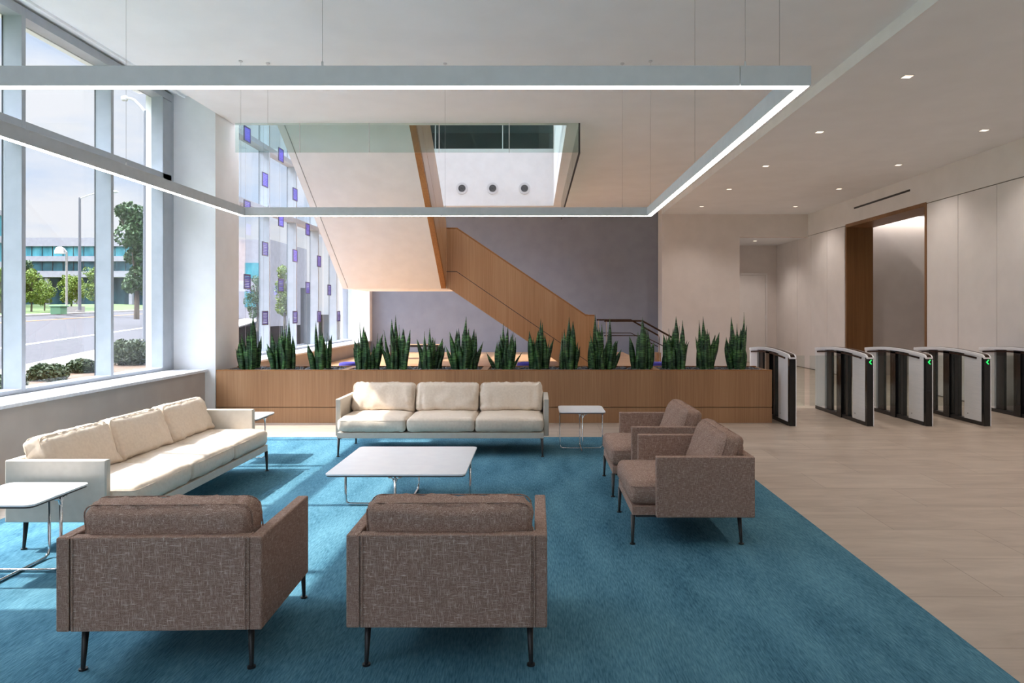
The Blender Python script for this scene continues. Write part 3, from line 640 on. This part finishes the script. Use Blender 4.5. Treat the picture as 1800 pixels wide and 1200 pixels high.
# ------------------------------------------------------------------ hanging purple panels on cables
purple = mat('violet_louvre', srgb(96, 84, 200), .4); 
def panel_proto():
    t = empty('louvre_panel', (0, 0, 0)); s = .123
    obj('frame', B((-.008, .008, -s, -s+.016, -s, s), (-.008, .008, s-.016, s, -s, s), (-.008, .008, -s+.016, s-.016, -s, -s+.016), (-.008, .008, -s+.016, s-.016, s-.016, s)), mat('dark_panel_frame', srgb(84, 80, 100), .4), t)
    obj('louvres', B(*[(-.004, .004, -s+.016, s-.016, -s+.020+.0273*i, -s+.020+.0273*i+.019) for i in range(8)]), purple, t)
    return t
pp = panel_proto(); firstp = True
lev = ['lowest level', 'second level up', 'third level up', 'fourth level up', 'fifth level up', 'topmost level']
tops = [7.3, 7.3, 7.3, 7.3, 7.3, 7.3, 7.3, 7.3, 7.3, 7.3]
for c in range(10):
    y = 11.23+.744*c; x = -4.75
    tc_ = obj('panel_cable', T([(x, y-.06, .775), (x, y-.06, 7.37)], .0022, n=5), M['cable']); tag(tc_, 'thin vertical steel cable in the stair window, %s from the column' % ordn[c], 'cable', 'cables holding the violet panels')
    for kk in range(6):
        if (kk+c) % 2 == 0 or False:
            continue
        if c > 1 and kk > 7-c+0: continue
        if c >= 6 and kk > 1: continue
        o = pp if firstp else copy_tree(pp); firstp = False; o.location = (x, y, 1.483+.605*kk)
        tag(o, 'violet louvred square panel on the %s cable from the column, %s' % (ordn[c], lev[kk]), 'panel', 'violet panels in the stair window')

# ------------------------------------------------------------------ speed gates
def gate(X, wl, wr_, label, arrow=True, white=False):
    t = empty('speed_gate', (X, 9.5, 0), label=label, cat='turnstile', group='glass and steel speed gates'); Lg = 1.77
    zt = lambda y: .985 + .06*math.sin(PI*min(1, (y+.12)/2.0)) + .008*y/Lg
    yy = [.0, .03, .10]+[.1+1.67*i/16 for i in range(1, 17)]
    top = [(y, zt(y)-(.035 if y == 0 else .008 if y == .03 else 0)) for y in yy]
    bot = [(y, zt(y)-.045) for y in yy[::-1]]; bot[-1] = (0, zt(0)-.06)
    bm = bmesh.new(); prism(bm, top+bot, 'x', -.052, .052); obj('top_cover', bm, M['laminate'], t, bevel=.004)
    bm = bmesh.new(); prism(bm, [(y, z+.0005) for y, z in top]+[(y, z-.004) for y, z in top[::-1]], 'x', -.03, .03); 
    o = obj('top_strip', xf(bm, Matrix.Translation((0, 0, .002))), M['brownstrip'], t)
    ye = [.16+1.5*i/14 for i in range(15)]
    for s in (-1, 1):
        bm = bmesh.new(); prism(bm, [(y, zt(y)-.058) for y in ye]+[(y, zt(y)-.082) for y in ye[::-1]], 'x', s*.030, s*.062); obj('side_rail', bm, M['brownstrip'], t)
    pm = M['laminate'] if white else M['steel']
    def pane(a, b, m, hw, nm, z0=.055):
        bm = bmesh.new(); n = 6; ys_ = [a+(b-a)*i/n for i in range(n+1)]
        prism(bm, [(y, z0) for y in ys_]+[(y, zt(y)-.046) for y in ys_[::-1]], 'x', -hw, hw); return obj(nm, bm, m, t)
    np_ = pane(.062, .44, pm, .046, 'near_panel'); obj('lock', T([(-.049, .36, .13), (-.046, .36, .13)], .007, n=10), M['black'], np_)
    pane(1.39, Lg-.005, pm, .046, 'far_panel'); pane(.441, .62, M['bglass'], .006, 'glass_pane'); pane(.931, 1.20, M['bglass'], .006, 'glass_pane')
    pane(.621, .69, M['black'], .03, 'post'); pane(.78, .93, M['blackgloss'], .062, 'wing_housing', .0); pane(1.201, 1.385, M['black'], .02, 'post')
    pane(.691, .779, M['bglass'], .006, 'glass_pane')
    bm = bmesh.new(); prism(bm, [(0, 0), (.06, 0), (.06, zt(.06)-.047), (.0, zt(0)-.062)], 'x', -.046, .040); ec = obj('end_cap', bm, M['blackgloss'], t, bevel=.006)
    obj('edge_strip', B((.041, .052, .0, .06, .0, .925)), M['laminate'], t)
    obj('base', B((-.046, .046, .061, .779, 0, .054), (-.046, .046, .931, Lg-.01, 0, .054)), M['black'], t)
    if arrow:
        bm = bmesh.new(); z = .893
        prism(bm, [(-.020, z), (.006, z+.030), (.020, z+.030), (-.002, z), (.020, z-.030), (.006, z-.030)], 'y', -.003, -.0002); obj('arrow_light', bm, M['green_led'], ec)
    if wl: obj('glass_wing', B((-wl, -.063, .855, .867, .17, .93)), M['bglass'], t)
    if wr_: obj('glass_wing', B((.063, wr_, .855, .867, .17, .93)), M['bglass'], t)
    return t
gate(3.575, 0, .50, 'white-panelled speed gate against the right end of the oak planter', False, True)
gate(4.655, .50, .38, 'steel speed gate with green arrow, first beyond the wide lane')
gate(5.475, .38, .38, 'steel speed gate with green arrow, directly in front of the oak doorway')
gate(6.285, .38, .50, 'steel speed gate with green arrow, right of the oak doorway')
gate(7.36, .50, 0, 'steel speed gate cut by the right edge of the picture', False)

# ------------------------------------------------------------------ outside
U = Vector((-.318, 1, .0125))
def strip(name, P, Q, m, s0=-26, s1=260, lift=0, nseg=1):
    bm = bmesh.new(); P = Vector(P)+Vector((0, 0, lift)); Q = Vector(Q)+Vector((0, 0, lift))
    vs = [bm.verts.new(p) for p in (P+U*s0, P+U*s1, Q+U*s1, Q+U*s0)]; f = bm.faces.new(vs)
    r = bmesh.ops.extrude_face_region(bm, geom=[f]); bmesh.ops.translate(bm, vec=(0, 0, -.12), verts=[v for v in r['geom'] if isinstance(v, bmesh.types.BMVert)])
    return obj(name, bm, m)
M['grass'] = noisy('lawn_grass', srgb(40, 60, 18), srgb(76, 94, 34), nscale=1.2, detail=8, rough=.95)
M['asphalt'] = noisy('asphalt', srgb(44, 41, 44), srgb(54, 50, 53), nscale=.6, detail=8, rough=.9)
M['concrete'] = noisy('pale_concrete', srgb(136, 130, 124), srgb(150, 144, 138), nscale=2, rough=.9)
M['mulch'] = noisy('bark_mulch', srgb(66, 48, 34), srgb(96, 74, 52), nscale=12, rough=1)
def rp(t): return Vector((-.746*(22.3+32.7*t), 22.3+32.7*t, -.15+1.34*t))
o = obj('ground', B((-400, -5.65, -60, 400, -.8, -.35), (-400, 60, 24, 400, -.8, -.35)), M['grass']); o['kind'] = 'structure'
o = strip('sidewalk', rp(-.16)+Vector((0, 0, .03)), rp(0)+Vector((0, 0, .03)), M['concrete']); o['kind'] = 'structure'
o = strip('road', rp(0), rp(1), M['asphalt']); o['kind'] = 'structure'
o = strip('lane_line', rp(.215), rp(.232), mat('white_line', (.45, .45, .45), .7), s1=60, lift=.02); tag(o, 'white lane line painted along the road', 'road marking')
o = strip('lane_line', rp(.775), rp(.79), mat('yellow_line', srgb(150, 104, 50), .7), s1=60, lift=.02); tag(o, 'yellow lane line painted far across the road', 'road marking')
o = strip('far_kerb', rp(1)+Vector((0, 0, .12)), rp(1.03)+Vector((0, 0, .14)), M['concrete']); o['kind'] = 'structure'
o = strip('far_lawn', rp(1.03)+Vector((0, 0, .1)), Vector((-.746*90, 90, 2.5)), M['grass']); o['kind'] = 'structure'
o = strip('far_ground', Vector((-.746*90, 90, 2.5)), Vector((-.746*300, 300, 3.0)), M['grass'], lift=-.02); o['kind'] = 'structure'
o = obj('flower_bed', B((-15.5, -5.66, 6, 30, -.349, -.25)), M['mulch']); o['kind'] = 'structure'

def foliage(cx, cy, cz, lobes, n, leaf, seed, squash=1):
    rnd = random.Random(seed); bm = bmesh.new()
    for (lx, ly, lz, lr) in lobes:
        for _ in range(int(n/len(lobes))):
            while True:
                v = Vector((rnd.uniform(-1, 1), rnd.uniform(-1, 1), rnd.uniform(-1, 1)))
                if .35 < v.length < 1: break
            v = v.normalized()*(v.length**.5)*lr; c = Vector((cx+lx+v.x, cy+ly+v.y, cz+lz+v.z*squash))
            a = Vector((rnd.uniform(-1, 1), rnd.uniform(-1, 1), rnd.uniform(-1, 1))).normalized(); b = a.cross(Vector((rnd.uniform(-1, 1), rnd.uniform(-1, 1), rnd.uniform(-1, 1)))).normalized()
            s = leaf*rnd.uniform(.6, 1.3)
            bm.faces.new([bm.verts.new(c+a*s), bm.verts.new(c+b*s*.6), bm.verts.new(c-a*s), bm.verts.new(c-b*s*.6)])
    return bm
def leafmat(name, a, b): return noisy(name, a, b, nscale=2.2, detail=3, rough=.7, lo=.3, hi=.7)
LG = leafmat('yellow_green_leaves', srgb(68, 92, 22), srgb(124, 142, 46)); DG = leafmat('deep_green_leaves', srgb(34, 60, 30), srgb(74, 100, 50)); HG = leafmat('hedge_leaves', srgb(26, 40, 20), srgb(64, 76, 36))
M['bark'] = noisy('tree_bark', srgb(70, 60, 52), srgb(104, 92, 80), scale=(8, 8, 1), rough=.95)
def tree(px, D, ground, top_y, wpx, m, label, seed, n=4200):
    X = (px-942)*D/1200; top = 1.6+(547-top_y)*D/1200; H = top-ground; r = wpx*D/2400
    t = empty('tree', (X, D, ground), label=label, cat='tree', group='trees across the road'); rnd = random.Random(seed)
    bm = T([(0, 0, -.3), (.05, 0, H*.3), (0, .05, H*.75)], [H*.022, H*.016, H*.006], n=8)
    for a in range(5):
        an = a*1.3+seed; tube(bm, [(0, 0, H*(.25+.07*a)), (math.cos(an)*r*.55, math.sin(an)*r*.55, H*(.5+.08*a))], [H*.01, H*.004], n=6)
    obj('trunk', bm, M['bark'], t)
    lobes = []
    for k_ in range(30):
        z = rnd.uniform(.32, .95); q = math.sin(PI*min(1, (z-.2)/.85))**.6; an = rnd.uniform(0, 2*PI); rr = rnd.uniform(.15, .72)*q
        lobes.append((math.cos(an)*r*rr, math.sin(an)*r*rr, H*z-.12*H, r*rnd.uniform(.22, .36)))
    obj('crown', foliage(0, 0, .04*H, lobes, n, r*.06, seed, 1), m, t)
tree(55, 64, 1.75, 470, 62, LG, 'small yellow green tree on the far lawn beside the left mullion', 1)
tree(36, 94, 2.5, 452, 60, DG, 'dark green tree on the far lawn, partly behind the left mullion', 2)
tree(78, 68, 1.8, 490, 40, LG, 'small bright green tree left of the green utility box', 6)
tree(125, 70, 1.9, 480, 56, LG, 'yellow green tree between the two lamp posts', 3)
tree(168, 66, 1.8, 462, 52, LG, 'yellow green tree right of the tall lamp post', 4)
tree(240, 52, 1.3, 338, 104, DG, 'tall dark green tree seen in the narrow right window pane', 5, 9000)
tree(452, 66, -.35, 470, 46, DG, 'green tree outside the stair window, nearest the column', 7)
tree(500, 74, -.35, 455, 52, LG, 'green tree outside the stair window, left of the violet panels', 8)
tree(0, 56, 1.5, 455, 34, LG, 'light green tree at the left edge of the picture', 9)
def shrub(px, D, ty, wpx, label, seed):
    X = (px-942)*D/1200; top = 1.6-(ty-547)*D/1200; r = wpx*D/2400; rnd = random.Random(seed)
    h = top+.25
    lobes = [(rnd.uniform(-.8, .8)*r, rnd.uniform(-.5, .5)*r, h*rnd.uniform(.3, .58), h*.42) for _ in range(12)]
    o = obj('shrub', foliage(0, 0, 0, lobes, 5200, .05, seed), HG, loc=(X, D, -.25)); tag(o, label, 'shrub', 'shrubs outside the window')
shrub(88, 18.3, 637, 84, 'low dark shrub outside the wide window pane, left half', 1); shrub(150, 20.6, 628, 54, 'low dark shrub outside the wide window pane, right half', 2)
shrub(230, 23.5, 594, 60, 'leafy shrub outside the narrow right window pane', 3); shrub(0, 15.0, 655, 60, 'dark shrub at the left edge of the picture', 4)
shrub(440, 22, 605, 60, 'shrub outside the stair window beside the column', 5)
def street_lamp(px, D, g, ty, arm, label):
    X = (px-942)*D/1200; H = 1.6+(547-ty)*D/1200-g
    t = empty('street_lamp', (X, D, g), label=label, cat='street lamp'); a = arm
    obj('pole', T([(0, 0, 0), (0, 0, H)], [.13, .085], n=12), mat('lamp_post_paint', srgb(96, 98, 104), .5), t)
    obj('base', T([(0, 0, 0), (0, 0, .08)], .28, n=12), M['concrete'], t)
    obj('arm', T([(0, 0, H-.1), (a*.25, 0, H+.15), (a*.6, 0, H+.42), (a*.85, 0, H+.5), (a, 0, H+.5)], .05, n=8), M['alu'], t)
    bm = bmesh.new(); tube(bm, [(a*.98, 0, H+.5), (a*1.05, 0, H+.5), (a*1.25, 0, H+.48), (a*1.32, 0, H+.47)], [.04, .12, .10, .02], n=10); obj('lamp_head', bm, M['alu'], t)
street_lamp(140, 58, 1.62, 347, 2.5, 'tall grey street lamp on the far lawn with a curved arm')
street_lamp(257, 27, -.35, 195, -.75, 'near street lamp, its head showing high in the narrow right pane')
t = empty('path_light', (-.6875*62, 62, 1.7), label='short white lamp post with a domed head left of the tall lamp', cat='street lamp')
Hh = 1.6+(547-443)*62/1200-1.7
obj('pole', T([(0, 0, 0), (0, 0, Hh), (-.25, 0, Hh+.3), (-.6, 0, Hh+.35)], .09, n=8), M['concrete'], t)
bm = T([(-.4-.2, 0, Hh-.15), (-.6, 0, Hh+.1), (-.6, 0, Hh+.4), (-.6, 0, Hh+.5)], [.42, .42, .3, .1], n=14); obj('lamp_head', bm, M['plate'], t); obj('footing', B((-.5, 1.4, -.4, .4, -.2, .35)), M['concrete'], t)
t = empty('utility_box', (-.699*56, 56, 1.35), label='green metal utility box on the far lawn', cat='utility box'); gm = noisy('green_box_paint', srgb(84, 122, 92), srgb(96, 134, 102), nscale=3, rough=.6)
obj('cabinet', B((-.42, .42, -.4, .4, 0, .62)), gm, t, bevel=.03); obj('lid', B((-.50, .52, -.46, .46, .621, .72)), gm, t, bevel=.03)
t = None
# office building across the road
BW = noisy('pale_facade', srgb(146, 142, 148), srgb(156, 152, 158), nscale=.3, rough=.8)
BG = noisy('teal_facade_glass', srgb(40, 104, 118), srgb(84, 156, 166), scale=(.7, .7, .3), nscale=1, rough=.15, spec=.6); BD = noisy('dark_facade_glass', srgb(24, 52, 60), srgb(48, 88, 96), scale=(.7, .7, .3), nscale=1, rough=.15)
bt = empty('office_building', (-84, 131, 2.9), label='long pale office building with teal window bands across the road', cat='building')
Zb = lambda y, D=131: 1.6+(547-y)*D/1200-2.9
x0b, x1b = -27, 9
obj('parapet_band', B((x0b, x1b, 0, 18, Zb(432.5), Zb(417.5))), BW, bt)
obj('upper_window_band', B((x0b, x1b, .35, 17, Zb(450), Zb(432.5)-.01)), BG, bt)
obj('middle_band', B((x0b, x1b, 0, 18, Zb(459), Zb(450)-.01)), BW, bt)
obj('lower_window_band', B((x0b, x1b, .35, 17, Zb(476), Zb(459)-.01)), BD, bt)
obj('lower_band', B((x0b, x1b, 0, 18, Zb(487), Zb(476)-.01)), BW, bt)
obj('ground_glass', B((x0b, x1b, 2.5, 17, -1, Zb(487)-.01)), BD, bt)
for i in range(7): obj('column', B((x0b+.3+5.4*i, x0b+.9+5.4*i, .3, .9, -1, Zb(487)-.01)), BW, bt)
for i in range(18): obj('window_mullion', B((x0b+2*i, x0b+2*i+.08, .25, .34, Zb(450), Zb(432.5)-.01)), M['gasket'], bt); obj('window_mullion', B((x0b+2*i, x0b+2*i+.08, .25, .34, Zb(476), Zb(459)-.01)), M['gasket'], bt)
obj('roof_plant', B((-3, x1b-.5, 4, 14, Zb(417.5)+.01, Zb(401))), BW, bt)
# curved wing on the left
bc = empty('office_wing', (-71.5, 80, 2.2), label='rounded teal glass office wing at the far left edge', cat='building')
for z0_, z1_, mm, nm in ((-1, 4, BD, 'ground_glass'), (4.01, 5.2, BW, 'wall_band'), (5.21, 7.4, BG, 'window_band'), (7.41, 8.2, BW, 'wall_band'), (8.21, 10.6, BG, 'window_band'), (10.61, 11.2, BW, 'parapet')):
    obj(nm, T([(0, 0, z0_), (0, 0, z1_)], 9 if mm is BW else 8.8, n=48), mm, bc)
# second building seen through the stair window
b2 = empty('office_building', (-36, 88, -.35), label='pale low office building outside the stair window', cat='building')
obj('wall', B((-4.5, 1.8, 0, 14, 0, 11.2)), BW, b2)
for z in (2.5, 6.2): obj('window_band', B((-1.5, 1.7, -.1, -.01, z, z+2.0)), BG, b2)
dk = obj('equipment_screen', B((-13.1, -12.2, 38, 38.3, -.35, 2.9)), M['gasket']); tag(dk, 'dark louvred screen outside the stair window behind the third panel', 'screen')
